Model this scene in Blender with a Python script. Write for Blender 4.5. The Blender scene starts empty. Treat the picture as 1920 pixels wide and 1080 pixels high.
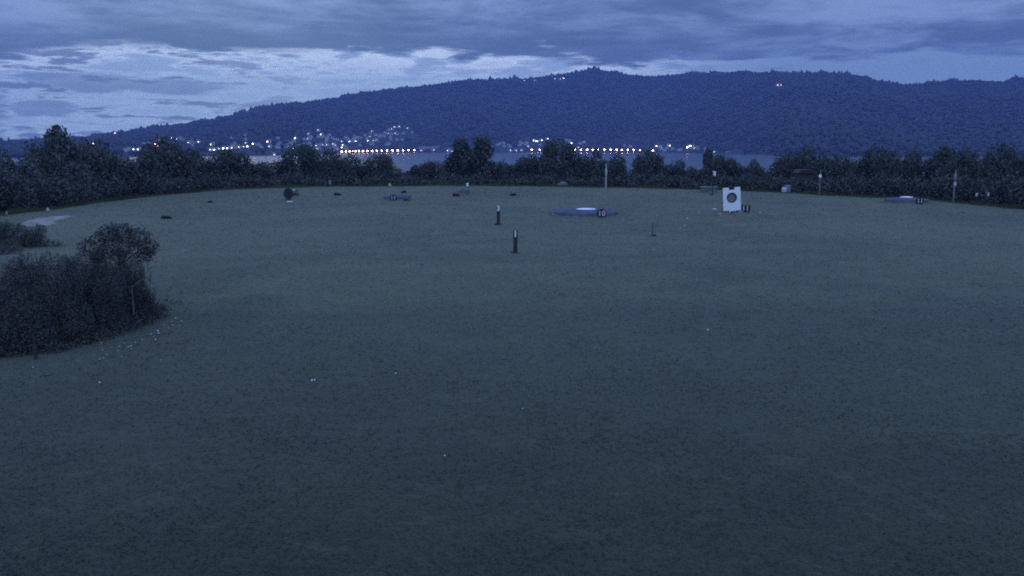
import bpy, math, random
import numpy as np
from mathutils import Vector, noise
random.seed(7); rng = np.random.default_rng(11)
S = bpy.context.scene
COL = S.collection
rad = math.radians

# ------------------------------------------------------------------ camera
F = 1663.0                       # focal length in pixels of the 1920 px photograph
CAMZ = 6.0
P = math.atan(268 / F)
CP, SP = math.cos(P), math.sin(P)
cd = bpy.data.cameras.new('camera'); cam = bpy.data.objects.new('camera', cd); COL.objects.link(cam)
cd.sensor_width = 36; cd.lens = 36 * F / 1920; cd.clip_start = 0.1; cd.clip_end = 30000
cam.location = (0, 0, CAMZ); cam.rotation_euler = (math.pi / 2 - P, 0, 0)
S.camera = cam
S.view_settings.view_transform = 'Standard'; S.view_settings.look = 'None'
S.view_settings.gamma = 1; S.view_settings.exposure = 0.0
S.cycles.use_denoising = False
S.cycles.sample_clamp_indirect = 2.0
S.cycles.volume_bounces = 1
S.cycles.max_bounces = 6
S.cycles.diffuse_bounces = 2
S.cycles.pixel_filter_type = 'BLACKMAN_HARRIS'; S.cycles.filter_width = 1.9

# ------------------------------------------------------------------ node helpers
class NT:
    def __init__(s, nt): s.nt = nt; nt.nodes.clear()
    def n(s, t, **k):
        x = s.nt.nodes.new(t)
        for a, b in k.items(): setattr(x, a, b)
        return x
    def put(s, sock, v):
        if isinstance(v, bpy.types.NodeSocket): s.nt.links.new(v, sock)
        elif isinstance(v, (tuple, list)) and len(v) == 3 and sock.type == 'RGBA': sock.default_value = (*v, 1)
        else: sock.default_value = v
    def m(s, op, a, b=0.0, c=0.0, clamp=False):
        x = s.n('ShaderNodeMath', operation=op, use_clamp=clamp)
        s.put(x.inputs[0], a); s.put(x.inputs[1], b); s.put(x.inputs[2], c)
        return x.outputs[0]
    def ss(s, v, a, b, lo=0.0, hi=1.0):
        x = s.n('ShaderNodeMapRange', interpolation_type='SMOOTHSTEP')
        for i, q in enumerate((v, a, b, lo, hi)): s.put(x.inputs[i], q)
        return x.outputs[0]
    def mix(s, f, a, b, bt='MIX'):
        x = s.n('ShaderNodeMix', data_type='RGBA', blend_type=bt)
        s.put(x.inputs[0], f); s.put(x.inputs[6], a); s.put(x.inputs[7], b)
        return x.outputs[2]
    def noise(s, vec, scale, detail=4, rough=0.55, dist=0.0, col=False):
        x = s.n('ShaderNodeTexNoise')
        if vec is not None: s.put(x.inputs['Vector'], vec)
        x.inputs['Scale'].default_value = scale; x.inputs['Detail'].default_value = detail
        x.inputs['Roughness'].default_value = rough; x.inputs['Distortion'].default_value = dist
        return x.outputs['Color' if col else 'Fac']
    def xyz(s, x, y, z):
        c = s.n('ShaderNodeCombineXYZ'); s.put(c.inputs[0], x); s.put(c.inputs[1], y); s.put(c.inputs[2], z)
        return c.outputs[0]

# ------------------------------------------------------------------ world: dusk overcast sky with a bright gap low down
SUN_EL, SUN_AZ = rad(5), rad(-18)          # azimuth from +Y, towards -X
W = bpy.data.worlds.new('World'); S.world = W; W.use_nodes = True
t = NT(W.node_tree)
tc = t.n('ShaderNodeTexCoord').outputs['Generated']
sp = t.n('ShaderNodeSeparateXYZ'); t.put(sp.inputs[0], tc)
X, Y, Z = sp.outputs
hor = t.m('SQRT', t.m('ADD', t.m('MULTIPLY', X, X), t.m('MULTIPLY', Y, Y)))
el = t.m('DIVIDE', Z, hor)                               # tan(elevation)
az = t.m('ARCTAN2', X, Y)                                # 0 straight ahead
zz = t.m('ADD', t.m('MAXIMUM', Z, 0.0), 0.075)
cv = t.xyz(t.m('DIVIDE', X, zz), t.m('DIVIDE', Y, zz), 0.0)    # curved cloud deck
n1 = t.noise(cv, 0.75, 8, 0.62, 0.7)
n2 = t.noise(cv, 2.4, 7, 0.65, 0.4)
av = t.xyz(t.m('MULTIPLY', az, 3.0), t.m('MULTIPLY', el, 17.0), 3.7)
n3 = t.noise(av, 1.5, 7, 0.6, 0.35)
n4 = t.noise(t.xyz(t.m('MULTIPLY', az, 9.0), t.m('MULTIPLY', el, 52.0), 1.3), 1.6, 8, 0.62, 0.15)
# height of the lower edge of the cloud deck along the horizon
dl = t.m('ADD', az, 0.27)
edge = t.m('ADD', 0.097, t.m('MULTIPLY', t.m('SUBTRACT', n3, 0.5), 0.045))
edge = t.m('SUBTRACT', edge, t.ss(az, -0.40, -0.56, 0.0, 0.026))
edge = t.m('SUBTRACT', edge, t.ss(az, 0.05, 0.13, 0.0, 0.007))
edge = t.m('ADD', edge, t.m('MULTIPLY', t.m('SUBTRACT', n4, 0.5), 0.05))
d = t.m('SUBTRACT', el, edge)
gap = t.ss(d, 0.007, -0.004)                              # 1 in the bright gap
rim = t.m('MULTIPLY', t.ss(d, -0.035, -0.004), t.ss(d, 0.012, -0.004))
# loose dark scud inside the gap, thicker to the left
scud = t.m('MULTIPLY', t.ss(n4, 0.50, 0.60), t.ss(az, -0.12, -0.36, 0.10, 0.9))
def puff(a0, e0, ra, re):
    q = t.m('ADD', t.m('POWER', t.m('DIVIDE', t.m('SUBTRACT', az, a0), ra), 2.0), t.m('POWER', t.m('DIVIDE', t.m('SUBTRACT', el, e0), re), 2.0))
    q = t.m('ADD', q, t.m('MULTIPLY', t.m('SUBTRACT', n4, 0.5), 4.0))
    return t.ss(q, 1.25, 0.5)
for a_ in ((-0.535, 0.037, 0.03, 0.016), (-0.478, 0.036, 0.035, 0.008), (-0.44, 0.062, 0.06, 0.010), (-0.36, 0.060, 0.06, 0.008)):
    scud = t.m('MAXIMUM', scud, t.m('MULTIPLY', puff(*a_), 0.6))
deckb = t.m('ADD', t.m('MULTIPLY', n1, 0.62), t.m('MULTIPLY', n2, 0.38))
deckb = t.ss(deckb, 0.40, 0.61)
deck = t.mix(deckb, (0.096, 0.152, 0.300), (0.250, 0.370, 0.640))
under = t.m('MULTIPLY', t.ss(d, 0.045, 0.006), t.ss(az, 0.35, 0.0, 0.25, 1.0))
deck = t.mix(t.m('MULTIPLY', under, 0.85), deck, (0.080, 0.134, 0.245))
clear = t.mix(t.ss(el, 0.0, 0.09), (0.44, 0.62, 0.88), (0.42, 0.59, 0.86))
clear = t.mix(t.ss(n4, 0.40, 0.60), t.mix(1.0, clear, (0.84, 0.86, 0.90), 'MULTIPLY'), t.mix(1.0, clear, (1.15, 1.12, 1.06), 'MULTIPLY'))
clear = t.mix(t.m('MULTIPLY', rim, t.ss(n4, 0.44, 0.54)), clear, (0.76, 0.92, 1.18))
clear = t.mix(t.m('MULTIPLY', scud, 0.95), clear, (0.088, 0.140, 0.29))
clear = t.mix(t.ss(az, 0.02, 0.30), clear, (0.24, 0.37, 0.58))
vis = t.mix(gap, deck, clear)
# overhead and behind the camera the deck is thinner and brighter
over = t.ss(el, 0.25, 0.9)
back = t.ss(Y, 0.1, -0.6)
vis = t.mix(t.m('MAXIMUM', over, t.m('MULTIPLY', back, 0.8)), vis, (0.54, 0.80, 1.50))
sky = t.n('ShaderNodeTexSky', sky_type='NISHITA', sun_disc=False, sun_elevation=SUN_EL, sun_rotation=SUN_AZ, dust_density=3.0)
b1 = t.n('ShaderNodeBackground'); t.put(b1.inputs[0], t.mix(1.0, sky.outputs[0], (0.18, 0.5, 1.1), 'MULTIPLY')); b1.inputs[1].default_value = 0.006
b2 = t.n('ShaderNodeBackground'); t.put(b2.inputs[0], vis); b2.inputs[1].default_value = 1.0
ad = t.n('ShaderNodeAddShader'); t.put(ad.inputs[0], b1.outputs[0]); t.put(ad.inputs[1], b2.outputs[0])
wo = t.n('ShaderNodeOutputWorld'); t.put(wo.inputs[0], ad.outputs[0])
W.cycles.sampling_method = 'MANUAL'; W.cycles.sample_map_resolution = 1024

# sun: already behind the cloud, very weak and very soft
sd = bpy.data.lights.new('sun', 'SUN'); sd.energy = 0.06; sd.angle = rad(20); sd.color = (1.0, 0.93, 0.85)
sun = bpy.data.objects.new('sun', sd); COL.objects.link(sun)
sdir = Vector((math.sin(SUN_AZ) * math.cos(rad(14)), math.cos(SUN_AZ) * math.cos(rad(14)), math.sin(rad(14))))
sun.rotation_euler = sdir.to_track_quat('Z', 'Y').to_euler(); sun.location = (0, 0, 60)

# ------------------------------------------------------------------ projection helpers
def ray(px, py):
    u = (px - 960) / F; v = (540 - py) / F
    return Vector((u, CP + v * SP, -SP + v * CP))
def at(px, py, z=0.0):
    r = ray(px, py); k = (z - CAMZ) / r.z
    return Vector((r.x * k, r.y * k, z))
def z_at(py, Y):                                     # height seen on row py at distance Y
    v = (540 - py) / F
    return CAMZ + Y * (v * CP - SP) / (CP + v * SP)
def x_at(px, Y, z=0.0): return (px - 960) / F * (Y * CP - (z - CAMZ) * SP)
def ppm(Y): return F / (Y * CP)                       # photo pixels per metre

# ------------------------------------------------------------------ materials
def principled(name, build, rough=0.8, spec=0.3):
    m = bpy.data.materials.new(name); m.use_nodes = True; t = NT(m.node_tree)
    o = t.n('ShaderNodeOutputMaterial'); p = t.n('ShaderNodeBsdfPrincipled')
    p.inputs['Roughness'].default_value = rough; p.inputs['Specular IOR Level'].default_value = spec
    t.put(o.inputs[0], p.outputs[0]); build(t, p, o)
    return m
def plain(name, c, var=0.25, scale=6.0, rough=0.8, bump=0.0, spec=0.3):
    def b(t, p, o):
        g = t.n('ShaderNodeTexCoord').outputs['Object']
        n = t.noise(g, scale, 5, 0.65)
        k = t.ss(n, 0.3, 0.7)
        t.put(p.inputs['Base Color'], t.mix(k, tuple(x * (1 - var) for x in c), tuple(min(1, x * (1 + var)) for x in c)))
        if bump:
            bm = t.n('ShaderNodeBump'); bm.inputs['Strength'].default_value = bump; bm.inputs['Distance'].default_value = 0.02
            t.put(bm.inputs['Height'], n); t.put(p.inputs['Normal'], bm.outputs[0])
    return principled(name, b, rough, spec)
def emis(name, c, s):
    def b(t, p, o):
        t.put(p.inputs['Base Color'], (0.8, 0.8, 0.8)); t.put(p.inputs['Emission Color'], c); p.inputs['Emission Strength'].default_value = s
    return principled(name, b)
def foliage(name, c1, c2, scale=1.3):
    def b(t, p, o):
        g = t.n('ShaderNodeNewGeometry').outputs['Position']
        n = t.noise(g, scale, 3, 0.6); n_ = t.noise(g, scale * 9, 2, 0.6)
        k = t.ss(t.m('ADD', t.m('MULTIPLY', n, 0.6), t.m('MULTIPLY', n_, 0.4)), 0.36, 0.64)
        oi = t.n('ShaderNodeObjectInfo').outputs['Random']
        c = t.mix(k, c1, c2)
        c = t.mix(t.m('MULTIPLY', oi, 0.5), c, t.mix(0.5, c, (0.085, 0.075, 0.060)))
        t.put(p.inputs['Base Color'], c)
    return principled(name, b, 0.75, 0.2)
M = {}
def grass_col(t, g):
    big = t.noise(g, 0.05, 5, 0.65, 0.6); mid = t.noise(g, 0.35, 5, 0.65); sm = t.noise(g, 3.2, 4, 0.7); ti = t.noise(g, 22.0, 2, 0.7)
    k = t.m('ADD', t.m('ADD', t.m('MULTIPLY', big, 0.46), t.m('MULTIPLY', mid, 0.26)), t.m('ADD', t.m('MULTIPLY', sm, 0.17), t.m('MULTIPLY', ti, 0.11)))
    c = t.mix(t.ss(k, 0.40, 0.60), (0.018, 0.0235, 0.0115), (0.048, 0.057, 0.028))
    sxyz = t.n('ShaderNodeSeparateXYZ'); t.put(sxyz.inputs[0], g)          # near turf darkened: lens falloff and steeper view put into the colour
    near_dark = t.ss(t.m('ADD', sxyz.outputs[1], t.m('MULTIPLY', t.m('SUBTRACT', t.noise(g, 0.12, 5, 0.65), 0.5), 9.0)), 35.0, 31.0)
    c = t.mix(near_dark, c, t.mix(1.0, c, (0.50, 0.54, 0.56), 'MULTIPLY'))
    dry = t.ss(t.noise(g, 0.9, 5, 0.7, 0.5), 0.55, 0.72)
    c = t.mix(t.m('MULTIPLY', dry, 0.30), c, (0.085, 0.083, 0.05))
    cn = t.noise(g, 14.0, 3, 0.8, 0.0, True)
    c = t.mix(0.6, c, t.mix(1.0, c, t.mix(1.0, cn, (2.0, 2.0, 2.0), 'MULTIPLY'), 'MULTIPLY'))
    return c, sm, ti
def b_field(t, p, o):
    g = t.n('ShaderNodeNewGeometry').outputs['Position']
    c, sm, ti = grass_col(t, g)
    t.put(p.inputs['Base Color'], c)
    p.inputs['Sheen Weight'].default_value = 0.27; p.inputs['Sheen Roughness'].default_value = 0.45
    p.inputs['Sheen Tint'].default_value = (0.75, 0.8, 0.7, 1)
    bm = t.n('ShaderNodeBump'); bm.inputs['Strength'].default_value = 0.4; bm.inputs['Distance'].default_value = 0.05
    t.put(bm.inputs['Height'], t.m('ADD', sm, t.m('MULTIPLY', ti, 0.6))); t.put(p.inputs['Normal'], bm.outputs[0])
M['field'] = principled('mown_grass', b_field, 0.9, 0.1)
def b_blade(t, p, o):
    g = t.n('ShaderNodeNewGeometry').outputs['Position']
    c, sm, ti = grass_col(t, g)
    t.put(p.inputs['Base Color'], t.mix(1.0, c, (1.6, 1.6, 1.5), 'MULTIPLY'))
M['blade'] = principled('grass_blade', b_blade, 0.8, 0.15)
M['leaf'] = foliage('dark_leaves', (0.038, 0.050, 0.046), (0.085, 0.098, 0.090), 0.9)
M['leaf_hazed'] = foliage('hazed_leaves', (0.066, 0.078, 0.076), (0.098, 0.112, 0.110), 0.9)  # leaves lightened: the haze over the left trees painted into their colour
M['leaf_bush'] = foliage('bush_leaves', (0.034, 0.037, 0.036), (0.085, 0.080, 0.078), 3.0)
M['forest'] = foliage('hill_forest', (0.022, 0.028, 0.022), (0.036, 0.043, 0.032), 0.02)
def b_hill(t, p, o):
    g = t.n('ShaderNodeNewGeometry').outputs['Position']
    n = t.noise(g, 0.006, 5, 0.6, 0.4); n_ = t.noise(g, 0.08, 4, 0.7)
    k = t.ss(t.m('ADD', t.m('MULTIPLY', n, 0.6), t.m('MULTIPLY', n_, 0.4)), 0.4, 0.62)
    t.put(p.inputs['Base Color'], t.mix(k, (0.024, 0.030, 0.022), (0.046, 0.053, 0.036)))
M['hill'] = principled('hillside_ground', b_hill, 0.95, 0.05)
def b_water(t, p, o):
    g = t.n('ShaderNodeNewGeometry').outputs['Position']
    t.put(p.inputs['Base Color'], (0.02, 0.035, 0.05)); p.inputs['Metallic'].default_value = 0; p.inputs['IOR'].default_value = 1.33
    n = t.noise(g, 0.35, 4, 0.6); n2 = t.noise(g, 0.02, 3, 0.5)
    bm = t.n('ShaderNodeBump'); bm.inputs['Strength'].default_value = 0.08; bm.inputs['Distance'].default_value = 0.3
    t.put(bm.inputs['Height'], n); t.put(p.inputs['Normal'], bm.outputs[0])
    t.put(p.inputs['Roughness'], t.ss(n2, 0.35, 0.65, 0.22, 0.32))
M['water'] = principled('lake_water', b_water, 0.15, 0.5)
M['bark'] = plain('bark', (0.055, 0.045, 0.035), 0.4, 9)
M['pale_bark'] = plain('pale_bark', (0.12, 0.12, 0.115), 0.2, 9)
M['blue'] = plain('blue_paint', (0.020, 0.032, 0.100), 0.45, 2.0, 0.6)
M['rimgrey'] = plain('weathered_rim', (0.115, 0.125, 0.13), 0.35, 3.0, 0.8)
M['white'] = plain('white_paint', (0.80, 0.80, 0.78), 0.05, 3.0, 0.6)
M['offwhite'] = plain('dirty_white_paint', (0.45, 0.45, 0.44), 0.15, 4.0, 0.6)
M['black'] = plain('black_paint', (0.022, 0.022, 0.024), 0.3, 5.0, 0.6)
M['darkwood'] = plain('dark_wood', (0.040, 0.034, 0.030), 0.4, 14.0, 0.85)
M['net'] = plain('grey_netting', (0.20, 0.185, 0.15), 0.35, 26.0, 0.9)
M['sand'] = plain('pale_sand', (0.20, 0.20, 0.175), 0.4, 0.9, 0.95)
M['stone'] = plain('pale_stone', (0.50, 0.50, 0.47), 0.2, 9, 0.9)
M['lilac'] = plain('lilac_plastic', (0.22, 0.20, 0.30), 0.1, 3, 0.5)
M['greypaint'] = plain('grey_paint', (0.20, 0.21, 0.23), 0.2, 3, 0.6)
M['yellow'] = plain('cream_plastic', (0.45, 0.42, 0.26), 0.12, 3, 0.5)
M['housewall'] = plain('render_wall', (0.48, 0.47, 0.45), 0.15, 0.15, 0.9)
M['houseroof'] = plain('roof_sheet', (0.26, 0.25, 0.25), 0.4, 0.3, 0.7)
M['pale_roof'] = plain('pale_roof_sheet', (0.50, 0.50, 0.50), 0.1, 0.2, 0.5)
M['em_warm'] = emis('street_lamp_glow', (1.0, 0.60, 0.34), 26.0)
M['em_white'] = emis('white_window_glow', (1.0, 0.93, 0.85), 6)
M['em_bright'] = emis('bright_window_glow', (1.0, 0.93, 0.85), 14.0)
M['em_orange'] = emis('orange_window_glow', (1.0, 0.50, 0.30), 11.0)

# ------------------------------------------------------------------ object helpers
def obj(name, mesh, mat=None, parent=None):
    o = bpy.data.objects.new(name, mesh); COL.objects.link(o)
    if mat is not None:
        mesh.materials.clear(); mesh.materials.append(mat)
    if parent is not None: o.parent = parent
    return o
def mesh(name, v, f, smooth=False):
    m = bpy.data.meshes.new(name); m.from_pydata([tuple(x) for x in v], [], f); m.update()
    if smooth: m.polygons.foreach_set('use_smooth', [True] * len(m.polygons))
    return m
def npmesh(name, v, f):                             # v (n,3), f (m,k)
    v = np.asarray(v, dtype=np.float32); f = np.asarray(f, dtype=np.int32); k = f.shape[1]
    m = bpy.data.meshes.new(name)
    m.vertices.add(len(v)); m.vertices.foreach_set('co', v.ravel())
    m.loops.add(f.size); m.loops.foreach_set('vertex_index', f.ravel())
    m.polygons.add(len(f)); m.polygons.foreach_set('loop_start', np.arange(0, f.size, k, dtype=np.int32))
    m.polygons.foreach_set('loop_total', np.full(len(f), k, dtype=np.int32))
    m.update(calc_edges=True); m.validate(); return m
def empty(name, loc, rz=0.0):
    o = bpy.data.objects.new(name, None); COL.objects.link(o); o.location = loc; o.rotation_euler = (0, 0, rz); o.empty_display_size = 0.2
    return o
def tag(o, label, cat, group=None):
    o['label'] = label; o['category'] = cat
    if group: o['group'] = group
    return o
class B:                                            # collects shapes for one mesh
    def __init__(s): s.v = []; s.f = []
    def add(s, v, f):
        k = len(s.v); s.v += [Vector(x) for x in v]; s.f += [tuple(i + k for i in q) for q in f]; return s
    def box(s, x0, x1, y0, y1, z0, z1):
        v = [(x, y, z) for x in (x0, x1) for y in (y0, y1) for z in (z0, z1)]
        return s.add(v, [(0, 1, 3, 2), (4, 6, 7, 5), (0, 4, 5, 1), (2, 3, 7, 6), (0, 2, 6, 4), (1, 5, 7, 3)])
    def tube(s, pts, rs, n=8):
        pts = [Vector(p) for p in pts]; v = []; f = []
        for i, p in enumerate(pts):
            d = (pts[min(i + 1, len(pts) - 1)] - pts[max(i - 1, 0)]).normalized()
            a = d.orthogonal().normalized(); b = d.cross(a)
            for j in range(n):
                q = 2 * math.pi * j / n; v.append(p + (a * math.cos(q) + b * math.sin(q)) * rs[i])
        for i in range(len(pts) - 1):
            for j in range(n):
                k = (j + 1) % n; f.append((i * n + j, i * n + k, (i + 1) * n + k, (i + 1) * n + j))
        f.append(tuple(range(n - 1, -1, -1))); f.append(tuple((len(pts) - 1) * n + j for j in range(n)))
        return s.add(v, f)
    def lathe(s, prof, n=40, cx=0, cy=0):           # prof [(r,z)...] bottom to top
        v = []; f = []
        for r, z in prof:
            for j in range(n):
                q = 2 * math.pi * j / n; v.append((cx + r * math.cos(q), cy + r * math.sin(q), z))
        for i in range(len(prof) - 1):
            for j in range(n):
                k = (j + 1) % n; f.append((i * n + j, i * n + k, (i + 1) * n + k, (i + 1) * n + j))
        f.append(tuple(range(n - 1, -1, -1))); f.append(tuple((len(prof) - 1) * n + j for j in range(n)))
        return s.add(v, f)
    def ball(s, c, r, n=10, sq=(1, 1, 1), jit=0.0):
        v = []; f = []; m_ = n // 2
        for i in range(1, m_):
            th = math.pi * i / m_
            for j in range(n):
                q = 2 * math.pi * j / n; k = 1 + random.uniform(-jit, jit)
                v.append((c[0] + r * sq[0] * k * math.sin(th) * math.cos(q), c[1] + r * sq[1] * k * math.sin(th) * math.sin(q), c[2] + r * sq[2] * k * math.cos(th)))
        v.append((c[0], c[1], c[2] + r * sq[2])); v.append((c[0], c[1], c[2] - r * sq[2])); T, Bo = len(v) - 2, len(v) - 1
        for i in range(m_ - 2):
            for j in range(n):
                k = (j + 1) % n; f.append((i * n + j, (i + 1) * n + j, (i + 1) * n + k, i * n + k))
        for j in range(n):
            k = (j + 1) % n; f.append((T, j, k)); f.append((Bo, (m_ - 2) * n + k, (m_ - 2) * n + j))
        return s.add(v, f)
    def prism(s, poly, y0, y1):                     # polygon in xz extruded along y
        n = len(poly); v = [(x, y0, z) for x, z in poly] + [(x, y1, z) for x, z in poly]
        f = [tuple(range(n)), tuple(range(2 * n - 1, n - 1, -1))] + [(i, n + i, n + (i + 1) % n, (i + 1) % n) for i in range(n)]
        return s.add(v, f)
    def build(s, name, mat, parent=None, smooth=False): return obj(name, mesh(name, s.v, s.f, smooth), M[mat], parent)
def text_mesh(s, size, depth=0.01):
    c = bpy.data.curves.new('digits', 'FONT'); c.body = s; c.size = size; c.extrude = depth; c.align_x = 'CENTER'; c.align_y = 'CENTER'; c.offset = size * 0.035
    o = bpy.data.objects.new('digits', c); COL.objects.link(o); bpy.context.view_layer.update()
    m = bpy.data.meshes.new_from_object(o.evaluated_get(bpy.context.evaluated_depsgraph_get()))
    bpy.data.objects.remove(o); bpy.data.curves.remove(c)
    for v in m.vertices: v.co = (v.co.x, -v.co.z, v.co.y)
    m.name = 'digit'; return m
def digits(s, size, mat, parent, loc):
    n = len(s)
    for i, ch in enumerate(s):
        o = obj('digit', text_mesh(ch, size, .012), M[mat], parent); o.location = (loc[0] + (i - (n - 1) / 2) * size * .56, loc[1], loc[2])
def copy_tree(o, parent=None):
    c = o.copy(); COL.objects.link(c); c.parent = parent
    for ch in o.children: copy_tree(ch, c)
    return c

# ------------------------------------------------------------------ terrain
EDGE = [(-900, 560), (-500, 452), (-200, 418), (0, 399), (100, 388), (200, 375), (300, 364), (400, 356), (480, 351.5), (600, 349), (760, 347.5), (880, 347), (1000, 348.5), (1200, 351.5),
        (1340, 354.5), (1440, 358.5), (1520, 362), (1620, 367), (1740, 373), (1800, 378), (1920, 388), (2200, 412), (2500, 445), (2900, 520)]
EX = np.array([e[0] for e in EDGE], float); EY = np.array([at(*e).y for e in EDGE])
def edge_Y(px): return np.interp(px, EX, EY)
def sm(a): a = np.clip(a, 0, 1); return a * a * (3 - 2 * a)
def ground_h(x, y):
    x = np.asarray(x, float); y = np.asarray(y, float)
    px = 960 + F * x / (np.maximum(y, 6.0) * CP)
    s = y - edge_Y(px)
    bumps = 0.035 * np.sin(x * 0.31 + y * 0.17) * np.sin(y * 0.23 - x * 0.11) + 0.02 * np.sin(x * 0.9 + 1.3 * np.sin(y * 0.7))
    z = bumps - np.where(s > 0, 0.14 * s * sm(s / 4) + 3.0 * sm(s / 22), 0)
    return np.maximum(z, -20.0)
def gz(x, y): return float(ground_h(x, y))
xs = np.concatenate([-np.geomspace(4000, 135, 26), np.arange(-134, 134, 1.1), np.geomspace(135, 4000, 26)])
ys = np.concatenate([[-600, -250, -100], np.arange(-50, 175, 1.1), np.geomspace(176, 420, 24)])
GX, GY = np.meshgrid(xs, ys); GZ = ground_h(GX, GY)
nx, ny = len(xs), len(ys); I = np.arange(nx * ny).reshape(ny, nx)
quads = np.stack([I[:-1, :-1], I[:-1, 1:], I[1:, 1:], I[1:, :-1]], -1).reshape(-1, 4)
field = obj('ground', npmesh('ground', np.stack([GX, GY, GZ], -1).reshape(-1, 3), quads), M['field']); field['kind'] = 'structure'

LAKE = -16.0
lake = obj('water', mesh('water', [(-5800, 130, LAKE), (5800, 130, LAKE), (5800, 4600, LAKE), (-5800, 4600, LAKE)], [(0, 1, 2, 3)]), M['water']); lake['kind'] = 'structure'

SH = [(-900, 300), (0, 296), (200, 295), (430, 293.0), (530, 291.5), (600, 289), (640, 287.4), (800, 286.4), (860, 287.5), (930, 287), (1000, 286.0), (1200, 286.2), (1300, 287.6), (1435, 290.5), (1475, 293.5), (1600, 294), (1920, 295), (2900, 298)]
SHX = np.array([s[0] for s in SH], float); SHY = np.array([(CAMZ - LAKE) / -(ray(s[0], s[1]).z / ray(s[0], s[1]).y) for s in SH])
RD = [(-900, 276), (-300, 272), (0, 268), (60, 263), (130, 256), (200, 249), (300, 238), (400, 224), (450, 213), (500, 200), (560, 192), (600, 187), (700, 170), (800, 158), (880, 150), (960, 148), (1040, 141),
      (1080, 134), (1105, 128), (1130, 132), (1200, 140), (1240, 141), (1270, 139), (1300, 135), (1390, 133), (1430, 135), (1500, 139), (1530, 135), (1600, 141), (1650, 151), (1690, 160), (1710, 159), (1740, 152),
      (1800, 149), (1840, 149), (1870, 152), (1890, 145), (1920, 151), (2100, 160), (2900, 190)]
RX = np.array([r[0] for r in RD], float); RYP = np.array([r[1] for r in RD], float)
def hill_z(px, Y):
    s = float(np.interp(px, SHX, SHY)); w = 1500.0; t_ = (Y - s) / w
    if t_ < 0: return LAKE - 3
    H = z_at(float(np.interp(px, RX, RYP)), s + w) - 8 - LAKE
    if t_ <= 1: h = H * (t_ ** 1.12)
    else: h = H * (1 - 0.9 * (t_ - 1))
    x = (px - 960) / F * Y
    nz = noise.fractal(Vector((x * 0.0022, Y * 0.0016, 3.1)), 0.9, 2.1, 5)
    return LAKE - 3 + 4.5 * min(1, t_ * 60) + h + nz * 26 * max(0, math.sin(math.pi * min(1, t_)))
cols = np.arange(-900, 2900, 7.0); ts = np.concatenate([[-0.02, 0.0, 0.004, 0.012], np.linspace(0.03, 1.0, 62), np.linspace(1.03, 1.6, 8)])
hv = []
for t_ in ts:
    for c in cols:
        s = float(np.interp(c, SHX, SHY)); Yv = s + 1500 * t_
        hv.append(((c - 960) / F * Yv * CP, Yv, hill_z(c, Yv)))
I = np.arange(len(hv)).reshape(len(ts), len(cols))
hills = obj('hills', npmesh('hills', hv, np.stack([I[:-1, :-1], I[:-1, 1:], I[1:, 1:], I[1:, :-1]], -1).reshape(-1, 4)), M['hill'])
hills.data.polygons.foreach_set('use_smooth', [True] * len(hills.data.polygons)); hills['kind'] = 'structure'
def hill_hit(px, py):
    s = float(np.interp(px, SHX, SHY)); Yv = s + 4
    while Yv < s + 1500:
        if hill_z(px, Yv) >= z_at(py, Yv): break
        Yv += 8
    z = hill_z(px, Yv)
    return Vector((x_at(px, Yv, z), Yv, z))

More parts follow.
